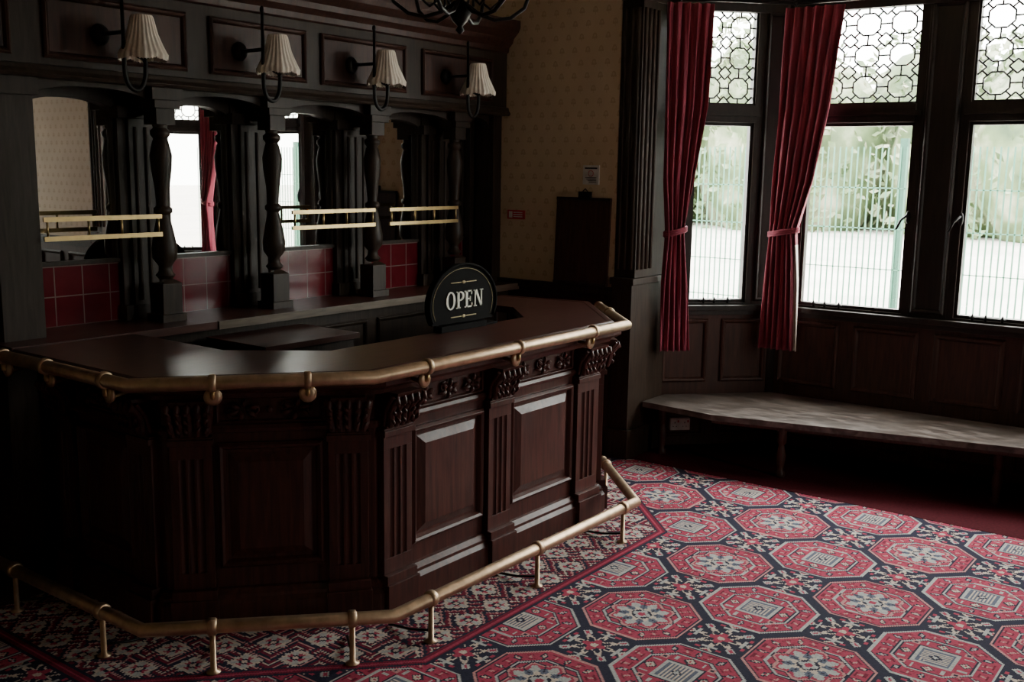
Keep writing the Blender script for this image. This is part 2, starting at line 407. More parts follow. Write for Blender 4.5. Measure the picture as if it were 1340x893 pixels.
# ------------------------------------------------------------------ FLOOR COVERINGS
b=B(); b.prism([(6.0,-.06),(6.6,-.06),(7.12,.3),(7.04,2.94),(6.42,3.49),(6.0,3.49)],-.012,.001,'redcarpet'); b.obj('bay_carpet')
def carpet():
    q=.0078; x0,x1,y0,y1=.9,6.0,-.9,4.4
    nx=int((x1-x0)/q); ny=int((y1-y0)/q)
    X=x0+(np.arange(nx)+.5)*q; Y=y0+(np.arange(ny)+.5)*q
    X,Y=np.meshgrid(X,Y)
    C={'red':(.44,.055,.105),'dred':(.20,.018,.045),'pink':(.60,.30,.29),'pale':(.50,.51,.50),'cream':(.66,.56,.47),'navy':(.028,.028,.054),'blue':(.13,.15,.21)}
    names=list(C); arr=np.array([C[k] for k in names]); ix={k:i for i,k in enumerate(names)}
    out=np.full(X.shape,ix['navy'])
    px,py=.785,.77
    def loc(ox,oy):
        u=(X-ox)/px; v=(Y-oy)/py
        return (u-np.round(u))*px,(v-np.round(v))*py
    bx,by=loc(4.62,2.14); ax,ay=loc(4.62+px/2,2.14+py/2)
    def oc(x,y,k=.765,g=1.12): return np.maximum(np.maximum(abs(x),abs(y))*g,(abs(x)+abs(y))*k)
    oA=oc(ax,ay);oB=oc(bx,by)
    def setm(m,c): out[m]=ix[c]
    for (ox,oy) in ((4.62+px/2,2.14),(4.62,2.14+py/2)):
        cx,cy=loc(ox,oy); r=np.hypot(cx,cy); th=np.arctan2(cy,cx)
        near=np.maximum(abs(cx),abs(cy))<.24
        star=(r<.075*(1+.35*np.cos(8*th)))
        m=near&(abs(abs(cx)-abs(cy))<.010)&(r>.08)&(r<.14); setm(m,'pink')
        m=near&(abs(abs(cx)-abs(cy))<.024)&(r>.105)&(r<.145); setm(m,'pale')
        m=near&(abs(abs(cx)-abs(cy))<.010)&(r>.112)&(r<.138); setm(m,'red')
        for (e,g) in ((cx,cy),(cy,cx)):
            m=near&((abs(abs(e)-.150)+abs(g))<.036); setm(m,'cream')
            m=near&((abs(abs(e)-.150)+abs(g))<.024); setm(m,'red')
            m=near&((abs(abs(e)-.150)+abs(g))<.010); setm(m,'pale')
            m=near&(abs(g)<.006)&(abs(e)<.13)&(abs(e)>.05); setm(m,'pale')
            m=near&(abs(abs(e)-.105)<.007)&(abs(g)<.036); setm(m,'pale')
            m=near&(abs(abs(e)-.195)<.007)&(abs(g)<.022); setm(m,'pink')
            m=near&(abs(abs(e)-.120)<.008)&(abs(abs(g)-.045)<.012); setm(m,'red')
            m=near&((abs(abs(e)-.205)+abs(abs(g)-.045))<.014); setm(m,'red')
            m=near&((abs(abs(e)-.165)+abs(abs(g)-.062))<.012); setm(m,'cream')
        setm(near&star,'cream'); setm(near&(r<.058*(1+.3*np.cos(8*th))),'navy'); setm(near&(r<.042*(1+.3*np.cos(4*th))),'red'); setm(near&(r<.016),'cream')
    for o,x,y,t in ((oA,ax,ay,0),(oB,bx,by,1)):
        setm(o<.278,'navy'); setm(o<.272,'pink' if t else 'pale'); setm(o<.260,'navy'); setm(o<.255,'red')
        th=np.arctan2(y,x); r=np.hypot(x,y)
        band=(o<.250)&(o>.182)
        fr=(th/(2*np.pi)*24+.5)%1-.5; seg=np.floor(th/(2*np.pi)*24+.5)%2
        setm(band&((abs(o-.218)*22+abs(fr)*2.6)<.78)&(seg==0),'navy')
        setm(band&((abs(o-.218)*28+abs(fr)*3.6)<.62)&(seg==0),'cream'if t else 'pale')
        setm(band&((abs(o-.218)*40+abs(fr)*7)<.42)&(seg==0),'red')
        setm(band&((abs(o-.218)*16+abs(fr)*4.5)<.50)&(seg==1),'pink')
        setm(band&((abs(o-.236)<.005)|(abs(o-.200)<.005))&(seg==1)&(abs(fr)<.35),'dred')
        setm((o<.184),'navy'); setm((o<.179),'pale'); setm((o<.168),'navy'); setm(o<.163,'red')
        if t==0:
            s=np.maximum(abs(x),abs(y))
            m=(abs(abs(x)-.118)+abs(y)<.030)|(abs(abs(y)-.118)+abs(x)<.030); setm(m,'navy')
            m=(abs(abs(x)-.118)+abs(y)<.020)|(abs(abs(y)-.118)+abs(x)<.020); setm(m,'cream')
            m=(abs(abs(x)-.118)+abs(y)<.008)|(abs(abs(y)-.118)+abs(x)<.008); setm(m,'red')
            m=(abs(abs(x)-.104)<.016)&(abs(abs(y)-.104)<.016); setm(m,'pink'); m=(abs(abs(x)-.104)<.007)&(abs(abs(y)-.104)<.007); setm(m,'navy')
            m=(abs(abs(x)-.06)<.006)&(abs(abs(y)-.118)<.016)|(abs(abs(y)-.06)<.006)&(abs(abs(x)-.118)<.016); setm(m,'pale')
            setm(s<.086,'navy'); setm(s<.080,'pale')
            setm((s<.066),'blue')
            ck=(np.floor((x+y)/.0155+.5)+np.floor((x-y)/.0155+.5))%2==0
            setm((s<.060)&ck,'cream'); setm((s<.060)&~ck,'blue'); setm(abs(x)+abs(y)<.026,'navy'); setm(abs(x)+abs(y)<.014,'pale')
        else:
            rr=r
            setm(rr<.145*(1+.10*np.cos(8*th)),'navy'); setm(rr<.138*(1+.10*np.cos(8*th)),'pink'); setm(rr<.126*(1+.10*np.cos(8*th)),'red')
            setm(rr<.104*(1+.22*np.cos(8*th)),'pale'); setm((rr<.084*(1+.25*np.cos(8*th+np.pi))),'blue')
            setm(rr<.064*(1+.2*np.cos(8*th)),'cream'); setm(rr<.046,'navy'); setm(rr<.036*(1+.2*np.cos(4*th)),'pale'); setm(rr<.018,'red')
            m=(rr<.12)&(abs(((th/(2*np.pi)*8+.5)%1)-.5)>.46)&(rr>.06); setm(m,'navy')
    n1=Vector((-.66,-.73)).normalized(); p1=Vector((3.11,3.08))
    D=np.maximum.reduce([2.45-X,(X-p1.x)*n1.x+(Y-p1.y)*n1.y-.02,3.08-Y,(X-Y-2.28)/1.414+.51])
    A_=np.where(3.08-Y>=D-1e-6,X,np.where(2.45-X>=D-1e-6,Y,np.where((X-Y-2.28)/1.414+.51>=D-1e-6,(X+Y)/1.414,(X-Y)/1.414)))
    bm=D<.51
    P_=.20; rowi=np.floor((D+.01)/.155); a0=A_/P_+.5*(rowi%2); a1=a0%1; par=np.floor(a0)%2
    sx=(a1-.5)*P_; sy=((D+.01)/.155%1-.5)*.155
    qx=(np.floor(sx/.0115)+.5)*.0115; qy=(np.floor(sy/.0115)+.5)*.0115
    g=abs(qx)+abs(qy)
    pat=np.full(X.shape,ix['dred'])
    dgn=np.where((par==0),qx+qy,qx-qy); k=np.floor((dgn+10)/.0115)%9
    pat=np.where(k==0,ix['cream'],pat); pat=np.where(k==1,ix['navy'],pat); pat=np.where((k==4),ix['pink'],pat); pat=np.where((k==5)|(k==6),ix['navy'],pat)
    pat=np.where(g<.082,ix['navy'],pat); pat=np.where((g<.070),ix['cream'],pat); pat=np.where((g<.050),ix['red'],pat)
    pat=np.where((abs(qx)<.007)&(abs(qy)<.052),ix['pale'],pat); pat=np.where((abs(qy)<.007)&(abs(qx)<.052),ix['pale'],pat)
    pat=np.where((g<.026),ix['navy'],pat); pat=np.where((g<.012),ix['cream'],pat)
    pat=np.where((abs(abs(qx)-.04)<.007)&(abs(abs(qy)-.04)<.007),ix['pale'],pat)
    out=np.where(bm,pat,out)
    out=np.where((D<.51)&(D>.455),ix['dred'],out); out=np.where((abs(D-.51)<.007)|(abs(D-.458)<.006),ix['navy'],out)
    out=np.where(abs(D-.484)<.006,ix['red'],out)
    col=arr[out]; col=col*(.85+.30*np.random.rand(*X.shape))[...,None]
    vx=x0+np.arange(nx+1)*q; vy=y0+np.arange(ny+1)*q
    VX,VY=np.meshgrid(vx,vy); V=np.stack([VX,VY,np.zeros_like(VX)],-1).reshape(-1,3)
    i=np.arange(nx);j=np.arange(ny); I,J=np.meshgrid(i,j); a=J*(nx+1)+I
    F=np.stack([a,a+1,a+nx+2,a+nx+1],-1).reshape(-1)
    me=bpy.data.meshes.new('carpet'); nf=nx*ny
    me.vertices.add(len(V)); me.vertices.foreach_set('co',V.astype(np.float32).ravel())
    me.loops.add(nf*4); me.loops.foreach_set('vertex_index',F.astype(np.int32))
    me.polygons.add(nf); me.polygons.foreach_set('loop_start',(np.arange(nf)*4).astype(np.int32)); me.polygons.foreach_set('loop_total',np.full(nf,4,np.int32))
    me.update(calc_edges=True)
    at=me.attributes.new('weave','FLOAT_COLOR','CORNER')
    cc=np.concatenate([col.reshape(-1,3),np.ones((nf,1))],1); cc=np.repeat(cc,4,0)
    at.data.foreach_set('color',cc.astype(np.float32).ravel())
    me.materials.append(M['carpet']); o=bpy.data.objects.new('patterned_carpet',me); COL.objects.link(o)
carpet()

# ------------------------------------------------------------------ BAR COUNTER
BP=[(2.45,4.42),(2.45,3.66),(3.11,3.08),(4.92,3.08),(5.47,3.62),(5.47,4.1)]
b=B()
b.sweep(BP,[(0,0.001),(0,1.04),(-.06,1.04),(-.06,0.001)],'bar')
b.sweep(BP,[(0,0.001),(.05,0.001),(.05,.10),(.035,.12),(.035,.135),(.015,.155),(0,.16)],'bar')
b.sweep(BP,[(0,.84),(.012,.845),(.018,.86),(.012,.875),(0,.88)],'bar')
b.sweep(BP,[(0,1.0),(.05,1.0),(.06,1.02),(.09,1.03),(.11,1.045),(.11,1.09),(0,1.09)],'bar')
def flute_poly(s0,s1,d0,d1,nf):
    pts=[(s0,d0),(s0,d1)]; w=(s1-s0); m_=.03; fw=(w-2*m_)/nf
    for i in range(nf):
        c=s0+m_+fw*(i+.5); r=fw*.36
        for k in range(0,7):
            a=math.pi-math.pi*k/6; pts.append((c+r*math.cos(a),d1-r*.8*math.sin(a)))
    return pts+[(s1,d1),(s1,d0)]
def leaf(b,c,dirx,dirz,L,w,mat,y0):
    pts=[];rr=[]
    for k in range(7):
        t=k/6; an=t*1.6
        pts.append((c[0]+dirx*L*t+(-dirz)*.25*L*math.sin(an*2)*.4,y0+.012*math.sin(t*math.pi)+.006,c[1]+dirz*L*t+dirx*.25*L*math.sin(an*2)*.4)); rr.append(w*math.sin(math.pi*(.12+.8*t))+.001)
    b.tube(pts,rr,mat,6)
def scroll(b,cx,cz,R,sgn,turn,y,mat):
    pts=[];rr=[]
    for k in range(22):
        t=k/21; a=turn+sgn*t*4.8; r=R*(1-.8*t); pts.append((cx+r*math.cos(a),y+.006+.006*t,cz+r*math.sin(a))); rr.append(.0065*(1-.3*t))
    b.tube(pts,rr,mat,6); b.ell((cx,y+.012,cz),(.010,.010,.010),mat,8,5)
def pilaster(b,s0,s1,mat):
    w=s1-s0; c=(s0+s1)/2
    b.box(s0-.012,s1+.012,0,.075,0.001,.13,mat); b.box(s0-.006,s1+.006,0,.062,.13,.17,mat)
    b.box(s0,s1,0,.035,.17,.24,mat)
    b.prism(flute_poly(s0,s1,0,.035,3),.24,.74,mat); b.box(s0,s1,0,.035,.74,.80,mat)
    b.box(s0-.008,s1+.008,0,.05,.80,.825,mat); b.box(s0-.004,s1+.004,0,.043,.825,.835,mat)
    prof=[(0,.835),(.04,.835),(.05,.86),(.048,.89),(.055,.92),(.075,.95),(.10,.975),(.11,1.0),(0,1.0)]
    vs=[(s0+.012,d,z) for d,z in prof]+[(s1-.012,d,z) for d,z in prof]; n=len(prof)
    b.add(vs,[tuple(range(n)),tuple(range(2*n-1,n-1,-1))]+[(i,(i+1)%n,n+(i+1)%n,n+i) for i in range(n)],mat)
    for k in range(-2,3):
        x=c+k*w*.19
        pts=[(x,.055,.845),(x+k*.004,.066,.88),(x+k*.006,.068,.915),(x+k*.008,.092,.95),(x+k*.008,.115,.972),(x+k*.008,.125,.955)]
        b.tube(pts,[.012,.018,.016,.018,.014,.006],mat,7)
        for zz,dd in ((.86,.068),(.90,.074),(.94,.095)):
            leaf(b,(x,zz),.5 if k>0 else -.5,.8,.035,.007,mat,dd)
    for e in (-1,1): b.tube([(c+e*w*.46,.03,.85),(c+e*w*.5,.05,.92),(c+e*w*.52,.08,.96),(c+e*w*.54,.10,.985)],[.008,.012,.014,.01],mat,7)
def frieze(b,s0,s1,mat,z0=.885,z1=.995):
    b.frame(s0,s1,z0,z1,.012,0,.016,mat)
    c=(s0+s1)/2; h=(z0+z1)/2; w=s1-s0
    n=max(2,int(w/.16)); st=w/n
    for i in range(n):
        cx=s0+st*(i+.5); sg=1 if i%2 else -1
        scroll(b,cx-st*.2,h+.006*sg,.036,sg,0,0,mat); scroll(b,cx+st*.22,h-.006*sg,.032,-sg,math.pi,0,mat)
        for q in range(6):
            an=q*math.pi/3+.3; leaf(b,(cx+.02*math.cos(an),h+.012*math.sin(an)),math.cos(an),math.sin(an)*.7,.05,.011,mat,0)
    b.ell((c,.014,h),(.016,.016,.016),mat)
def panel(b,s0,s1,mat,z0=.25,z1=.80):
    b.frame(s0,s1,z0,z1,.034,0,.028,mat)
    b.frustum((s0+.045,s1-.045,z0+.045,z1-.045),(s0+.085,s1-.085,z0+.085,z1-.085),0.001,.022,mat)
def bar_face(p,q,pils,mat='bar'):
    b.T,L=seg_frame(p,q)
    pl=[(a,c) if a>=0 else (L+a,L+c) for a,c in pils]
    for a,c in pl: pilaster(b,a,c,mat)
    for i in range(len(pl)-1):
        s0=pl[i][1]+.02; s1=pl[i+1][0]-.02
        if s1-s0>.15: panel(b,s0,s1,mat); frieze(b,s0,s1,mat)
bar_face(BP[0],BP[1],[(.0,.12),(-.18,-.03)])
bar_face(BP[1],BP[2],[(.03,.20),(-.20,-.03)])
bar_face(BP[2],BP[3],[(.02,.20),(.755,.935),(-.27,-.07)])
bar_face(BP[3],BP[4],[(.03,.20),(-.18,-.02)])
b.T=Matrix.Identity(4)
CO=[(2.25,4.44),(2.25,3.50),(2.94,2.95),(4.83,2.95),(5.46,3.52),(5.34,4.12)]
CI=[(2.85,4.44),(2.85,3.76),(3.16,3.40),(4.62,3.40),(4.92,3.70),(4.92,4.12)]
for i in range(5):
    b.prism([CO[i],CO[i+1],CI[i+1],CI[i]],1.095,1.135,'top')
b.sweep(CO,[(0,1.09),(.014,1.10),(.014,1.13),(0,1.137),(-.03,1.137),(-.03,1.09)],'top')
b.box(3.0,4.9,3.42,3.62,.80,.83,'oak'); b.box(3.0,4.9,3.16,3.42,.4,.43,'oak')
b.obj('bar_counter',.0025)

# ------------------------------------------------------------------ HANDRAIL + FOOT RAIL
HP=[(2.18,4.44),(2.18,3.46),(2.905,2.88),(4.85,2.87),(5.42,3.41)]
b=B(); b.tube([(x,y,1.12) for x,y in HP],.028,'brass',18)
def bracket(b,p,n,z):
    p=Vector(p); n=Vector(n).normalized(); t=Vector((n.y,-n.x))
    b.T=Matrix(((t.x,n.x,0,p.x),(t.y,n.y,0,p.y),(0,0,1,0),(0,0,0,1)))
    b.lathe([(.029,-.014),(.035,-.011),(.036,0),(.035,.011),(.029,.014)],(0,0,z),'brass',18,'x')
    b.tube([(0,0,z-.03),(0,0,z-.055),(0,-.03,z-.07),(0,-.09,z-.06)],[.010,.010,.010,.010],'brassb',10)
    b.lathe([(.006,-.018),(.032,-.014),(.036,0),(.02,.006),(.006,.008)],(0,-.012,z-.058),'brass',16,'y')
    b.T=Matrix.Identity(4)
n1=(-.625,-.781)
def lerp(a,c,t): return (a[0]+(c[0]-a[0])*t,a[1]+(c[1]-a[1])*t)
for y_ in (3.62,4.05,4.4): bracket(b,(2.18,y_),(-1,0),1.12)
for t in (.33,.72): bracket(b,lerp(HP[1],HP[2],t),n1,1.12)
for x_ in (3.22,3.87,4.52): bracket(b,(x_,2.875),(0,-1),1.12)
bracket(b,lerp(HP[3],HP[4],.6),(.69,-.72),1.12)
b.ell((HP[-1][0],HP[-1][1],1.12),(.032,.032,.032),'brass')
b.obj('brass_hand_rail')
FP=[(2.12,4.5),(2.12,3.345),(2.815,2.69),(4.69,2.68),(5.26,3.25)]
b=B(); b.tube([(x,y,.19) for x,y in FP],.027,'brass',18)
posts=[((2.12,4.3),(-1,0)),((2.12,3.62),(-1,0)),(lerp(FP[1],FP[2],.27),n1),(lerp(FP[1],FP[2],.83),n1),((3.04,2.69),(0,-1)),((3.79,2.685),(0,-1)),((4.56,2.68),(0,-1)),(lerp(FP[3],FP[4],.88),(.7,-.7))]
for p,n in posts:
    n=Vector(n).normalized(); t=Vector((n.y,-n.x)); b.T=Matrix(((t.x,n.x,0,p[0]),(t.y,n.y,0,p[1]),(0,0,1,0),(0,0,0,1)))
    b.lathe([(.028,-.018),(.034,-.014),(.035,0),(.034,.014),(.028,.018)],(0,0,.19),'brass',18,'x')
    b.lathe([(.028,0.001),(.028,.006),(.012,.012),(.011,.165)],(0,0,0),'brass',12)
    b.tube([(0,-.0,.05),(0,-.12,.02),(0,-.24,.008)],.006,'black',6)
    b.T=Matrix.Identity(4)
b.ell((FP[-1][0],FP[-1][1],.19),(.03,.03,.03),'brass')
b.obj('brass_foot_rail')

# ------------------------------------------------------------------ BACK BAR
b=B(); YFp=4.60; X0=1.6; X1=5.995; YM=4.88
b.box(X0,X1,YFp,5.24,2.36,2.98,'oak')
CP=[(X0,YFp),(X1,YFp)]
b.sweep(CP,[(0,2.33),(.03,2.33),(.04,2.345),(.025,2.365),(.02,2.385),(0,2.39)],'oak')
b.sweep(CP,[(0,2.76),(.015,2.77),(.02,2.80),(.05,2.83),(.06,2.86),(.10,2.90),(.115,2.93),(.115,2.98),(0,2.98)],'oakred')
b.box(X0,X1,YFp+.01,5.24,2.33,2.37,'oak')
b.T,_=seg_frame(CP[0],CP[1])
for a,c in ((1.75,2.40),(2.55,3.31),(3.45,4.11),(4.22,4.94),(5.09,5.82)):
    b.frame(a-X0,c-X0,2.42,2.71,.03,0,.022,'oakred'); b.box(a-X0+.03,c-X0-.03,0,.003,2.45,2.68,'oakred')
b.T=Matrix.Identity(4)
b.box(X0,2.32,4.66,5.24,0,2.34,'oak'); b.box(2.30,2.50,4.62,4.80,0,2.34,'oak')
b.box(2.28,2.52,4.60,4.82,2.25,2.33,'oak')
b.box(2.32,X1,YM+.03,5.24,1.0,2.34,'oak')
PXs=[3.195,3.92,4.72,5.52]
turn=[(.030,1.50),(.045,1.515),(.030,1.53),(.028,1.55),(.055,1.58),(.058,1.62),(.045,1.68),(.032,1.73),(.028,1.745),(.042,1.755),(.042,1.77),(.028,1.78),(.034,1.85),(.046,1.92),(.050,1.97),(.036,2.02),(.030,2.03),(.044,2.045),(.044,2.06),(.030,2.07),(.036,2.09)]
turn=[(r*1.12,1.36+(h-1.50)*(2.16-1.36)/(2.09-1.50)) for r,h in turn]
pil=[(3.06,3.36),(3.77,4.10),(4.57,4.88),(5.37,5.68)]
for x,(pa,pb) in zip(PXs,pil):
    y=4.68
    b.box(x-.072,x+.072,y-.072,y+.072,1.14,1.18,'oak'); b.box(x-.058,x+.058,y-.058,y+.058,1.18,1.34,'oak')
    b.frustum((x-.058,x+.058,1.33,1.34),(x-.03,x+.03,1.33,1.36),y-.06,y-.03,'oak')
    b.lathe(turn,(x,y,0),'oak',20)
    b.box(x-.055,x+.055,y-.055,y+.055,2.15,2.30,'oak'); b.box(x-.09,x+.09,y-.08,y+.09,2.27,2.34,'oak')
    b.box(x-.075,x+.075,y-.075,y+.075,2.23,2.27,'oak')
    b.box(pa,pb,YM-.03,YM+.03,1.14,2.34,'oak'); b.box(pa+.05,pb-.05,YM-.05,YM-.03,1.2,2.18,'oak')
    for k in range(3):
        xx=pa+.09+k*(pb-pa-.18)/2; b.lathe([(.011,1.24),(.011,2.14)],(xx,YM-.05,0),'oak',8)
    b.box(pa-.015,pb+.015,YM-.065,YM+.03,2.18,2.24,'oak'); b.box(pa-.01,pb+.01,YM-.06,YM,1.14,1.22,'oak')
    b.box(x-.03,x+.03,y,YM,2.2,2.34,'oak')
b.box(5.86,X1,YM-.06,5.24,1.0,2.34,'oak'); b.box(2.50,2.56,YM-.06,5.24,1.0,2.34,'oak')
b.box(5.90,X1,4.64,4.8,1.0,2.34,'oak')
def arch(xa,xb,y0,y1,zt,zs,rise,mat):
    n=24; bot=[]
    for i in range(n+1):
        t=i/n; x=xa+(xb-xa)*t; bot.append((x,zs+rise*math.sqrt(max(0,1-(2*t-1)**2))))
    vs=[];fs=[]
    for (x,z) in bot: vs+=[(x,y0,z),(x,y0,zt),(x,y1,zt),(x,y1,z)]
    for i in range(n):
        a=i*4; c=a+4
        for k in range(4): fs.append((a+k,a+(k+1)%4,c+(k+1)%4,c+k))
    b.add(vs,fs,mat)
edges=[2.50]+PXs+[5.92]
for i in range(len(edges)-1):
    xa=edges[i]+(.0 if i==0 else .05); xb=edges[i+1]-.05
    arch(xa,xb,4.66,4.70,2.34,2.24,.07,'oak')
me_=[2.56]+[v for p in pil for v in p]+[5.86]
for i in range(0,len(me_)-1,2):
    xa,xb=me_[i],me_[i+1]
    arch(xa,xb,YM-.02,YM+.02,2.34,2.20,.07,'oak')
    b.box(xa,xb,YM+.018,YM+.03,1.46,2.32,'mirror')
    b.box(xa,xb,YM+.005,YM+.03,1.12,1.45,'tile')
    b.box(xa,xb,YM-.01,YM+.03,1.445,1.465,'oak')
    b.box(xa,xa+.012,YM,YM+.03,1.46,2.3,'oak'); b.box(xb-.012,xb,YM,YM+.03,1.46,2.3,'oak')
b.box(2.25,X1,4.46,5.24,1.10,1.14,'top'); b.box(3.35,X1,4.45,4.47,1.098,1.142,'shelfw')
b.box(2.5,X1,4.56,5.24,0,1.10,'oak')
for k in range(5):
    b.T,_=seg_frame((2.6,4.56),(5.9,4.56)); b.frame(.05+k*.66,.62+k*.66,.1,1.02,.03,0,.02,'oak'); b.T=Matrix.Identity(4)
b.box(3.30,3.95,4.02,4.50,1.03,1.06,'top'); b.box(3.32,3.93,4.05,4.50,0,1.03,'oak')
b.obj('back_bar',.002)
for xa,xb in ((2.505,3.13),(3.99,4.66),(4.79,5.46)):
    b=B(); y=4.60
    for z in (1.60,1.69): b.box(xa,xb,y-.006,y+.006,z-.011,z+.011,'brassb')
    for t in (.03,.36,.64,.97):
        x=xa+(xb-xa)*t; b.lathe([(.006,1.60),(.006,1.69)],(x,y,0),'brassb',8)
    b.obj('brass_gallery_rail')

# ------------------------------------------------------------------ WALL LAMPS
def lamp(x,zc=2.52):
    b=B(); y=4.40
    xr=x-.10
    b.lathe([(.045,-.0),(.05,-.01),(.035,-.03),(.02,-.035)],(xr,4.598,zc+.03),'black',16,'y')
    b.tube([(xr,4.59,zc+.03),(xr,y,zc+.03)],.010,'black',8)
    pts=[(xr,y,zc+.22),(xr,y,zc-.12)]
    for k in range(1,11):
        a=math.pi+math.pi*k/10; pts.append((xr+.055+.055*math.cos(a),y,zc-.14+.09*math.sin(a)))
    pts+=[(x+.012,y,zc-.10),(x,y,zc-.07)]
    b.tube(pts,[.007]+[.011]*(len(pts)-1),'black',8); b.ell((xr,y,zc+.23),(.012,.012,.02),'black')
    b.lathe([(.006,-.09),(.03,-.078),(.036,-.068),(.012,-.062),(.012,.0)],(x,y,zc),'black',12)
    SEG=96; vs=[];fs=[];prof=[(.046,.115),(.052,.105),(.058,.08),(.070,.03),(.090,-.02),(.106,-.045),(.112,-.055),(.110,-.075)]
    for i,(r,h) in enumerate(prof):
        for k in range(SEG):
            a=2*math.pi*k/SEG; rr=r*(1+.035*math.cos(24*a)+ (.05*math.cos(6*a) if i>=4 else .02*math.cos(6*a))); hh=h-(.012*abs(math.cos(3*a)) if i>=5 else 0)
            if i==7: hh-=.006*(k%2)
            vs.append((x+rr*math.cos(a),y+rr*math.sin(a),zc+.0+hh))
    for i in range(len(prof)-1):
        for k in range(SEG): fs.append((i*SEG+k,i*SEG+(k+1)%SEG,(i+1)*SEG+(k+1)%SEG,(i+1)*SEG+k))
    b.add(vs,fs,'shade',True); b.obj('sconce_lamp')
for x in (2.93,3.74,4.56,5.42): lamp(x)

# ------------------------------------------------------------------ CHANDELIER
b=B(); cx,cy,cz=3.2,2.69,2.57
b.lathe([(.004,-.10),(.018,-.085),(.01,-.07),(.03,-.05),(.045,-.02),(.03,.01),(.014,.03),(.014,.10),(.03,.13),(.014,.16),(.012,.32),(.004,.36)],(cx,cy,cz),'black',16)
b.tube([(cx,cy,cz+.34),(cx,cy,ZC-.03)],.006,'black',6); b.lathe([(.05,-.0),(.05,-.02),(.01,-.05)],(cx,cy,ZC),'black',16)
for k in range(6):
    a=k*math.pi/3+.35; ca,sa=math.cos(a),math.sin(a); q=.92
    prof=[(.02,.02),(.08,-.02),(.15,-.04),(.22,-.03),(.28,.01),(.30,.06),(.30,.10)]
    b.tube([(cx+r*q*ca,cy+r*q*sa,cz+h) for r,h in prof],.008,'black',8)
    prof=[(.05,.10),(.12,.13),(.17,.09),(.17,.03),(.13,.0),(.10,.02),(.105,.05)]
    b.tube([(cx+r*q*ca,cy+r*q*sa,cz+h) for r,h in prof],.0055,'black',6)
    ex,ey=cx+.30*q*ca,cy+.30*q*sa
    b.lathe([(.006,.09),(.032,.105),(.036,.115),(.012,.12),(.012,.17)],(ex,ey,cz),'black',12)
    b.lathe([(.085,.14),(.088,.155),(.07,.20),(.05,.25),(.04,.28)],(ex,ey,cz-.02),'shade',24)
b.obj('chandelier')

# ------------------------------------------------------------------ OPEN SIGN
b=B()
def dome(cx,hw,h,y0,y1,z0,mat,n=40):
    pts=[]
    for k in range(n+1):
        a=math.radians(-28)+math.radians(236)*k/n; pts.append((cx+hw*math.cos(a),z0+h*.40+h*.60*math.sin(a)))
    vs=[(p[0],y0,p[1]) for p in pts]+[(p[0],y1,p[1]) for p in pts]; m_=len(pts)
    b.add(vs,[tuple(range(m_)),tuple(range(2*m_-1,m_-1,-1))]+[(i,(i+1)%m_,m_+(i+1)%m_,m_+i) for i in range(m_)],mat); return pts
z0=1.137; cxs=4.04
dome(cxs,.27,.34,3.36,3.385,z0,'signblk'); p=dome(cxs+.16,.27,.32,3.50,3.52,z0,'signblk')
def rim(s_,y,r,mat):
    pts=[]
    for k in range(41):
        a=math.radians(-24)+math.radians(228)*k/40; pts.append((cxs+.27*s_*math.cos(a),y,z0+.136+.204*s_*math.sin(a)))
    b.tube(pts,r,mat,6)
rim(.98,3.357,.008,'signblk'); rim(.88,3.358,.0012,'gold')
for zz in (.245,.07):
    b.box(cxs-.10,cxs-.02,3.356,3.36,z0+zz-.002,z0+zz+.002,'gold'); b.box(cxs+.02,cxs+.10,3.356,3.36,z0+zz-.002,z0+zz+.002,'gold')
    b.ell((cxs,3.357,z0+zz),(.014,.003,.008),'gold')
b.box(cxs-.18,cxs+.18,3.35,3.39,z0,z0+.03,'signblk'); b.box(cxs+.0,cxs+.3,3.48,3.53,z0,z0+.03,'signblk')
b.box(cxs+.0,cxs+.03,3.38,3.50,z0+.10,z0+.12,'signblk'); b.box(cxs+.0,cxs+.3,3.37,3.53,z0,z0+.01,'signblk')
so=b.obj('open_sign')
lb=B(); hL=.088; th_=.016; y0_,y1_=3.3555,3.3605; zb_=z0+.155-hL/2
def ring(cx,cz,rx,rz,wx,wz):
    n=32; vs=[]
    for k in range(n):
        a=2*math.pi*k/n; c_,s_=math.cos(a),math.sin(a)
        vs+=[(cx+rx*c_,y0_,cz+rz*s_),(cx+(rx-wx)*c_,y0_,cz+(rz-wz)*s_),(cx+(rx-wx)*c_,y1_,cz+(rz-wz)*s_),(cx+rx*c_,y1_,cz+rz*s_)]
    fs=[]
    for k in range(n):
        a=k*4;c=((k+1)%n)*4
        for q in range(4): fs.append((a+q,a+(q+1)%4,c+(q+1)%4,c+q))
    lb.add(vs,fs,'cream')
def bar(x0,x1,za,zc): lb.box(x0,x1,y0_,y1_,zb_+za,zb_+zc,'cream')
xo=cxs-.135
ring(xo+.032,zb_+hL/2,.036,hL/2+.002,.016,.007)
x=xo+.084; bar(x,x+th_,0,hL); bar(x-.009,x+th_+.009,0,.006); bar(x-.009,x+th_,hL-.006,hL)
vs=[];n=16
for k in range(n+1):
    a=-math.pi/2+math.pi*k/n; c_,s_=math.cos(a),math.sin(a)
    cz=zb_+hL*.72; ox=x+th_+.006
    vs+=[(ox+.032*c_,y0_,cz+hL*.28*s_),(ox+.017*c_,y0_,cz+(hL*.28-.007)*s_),(ox+.017*c_,y1_,cz+(hL*.28-.007)*s_),(ox+.032*c_,y1_,cz+hL*.28*s_)]
lb.add(vs,[(k*4+q,k*4+(q+1)%4,k*4+4+(q+1)%4,k*4+4+q) for k in range(n) for q in range(4)],'cream')
bar(x+th_,x+th_+.007,hL-.007,hL); bar(x+th_,x+th_+.007,hL*.44,hL*.44+.007)
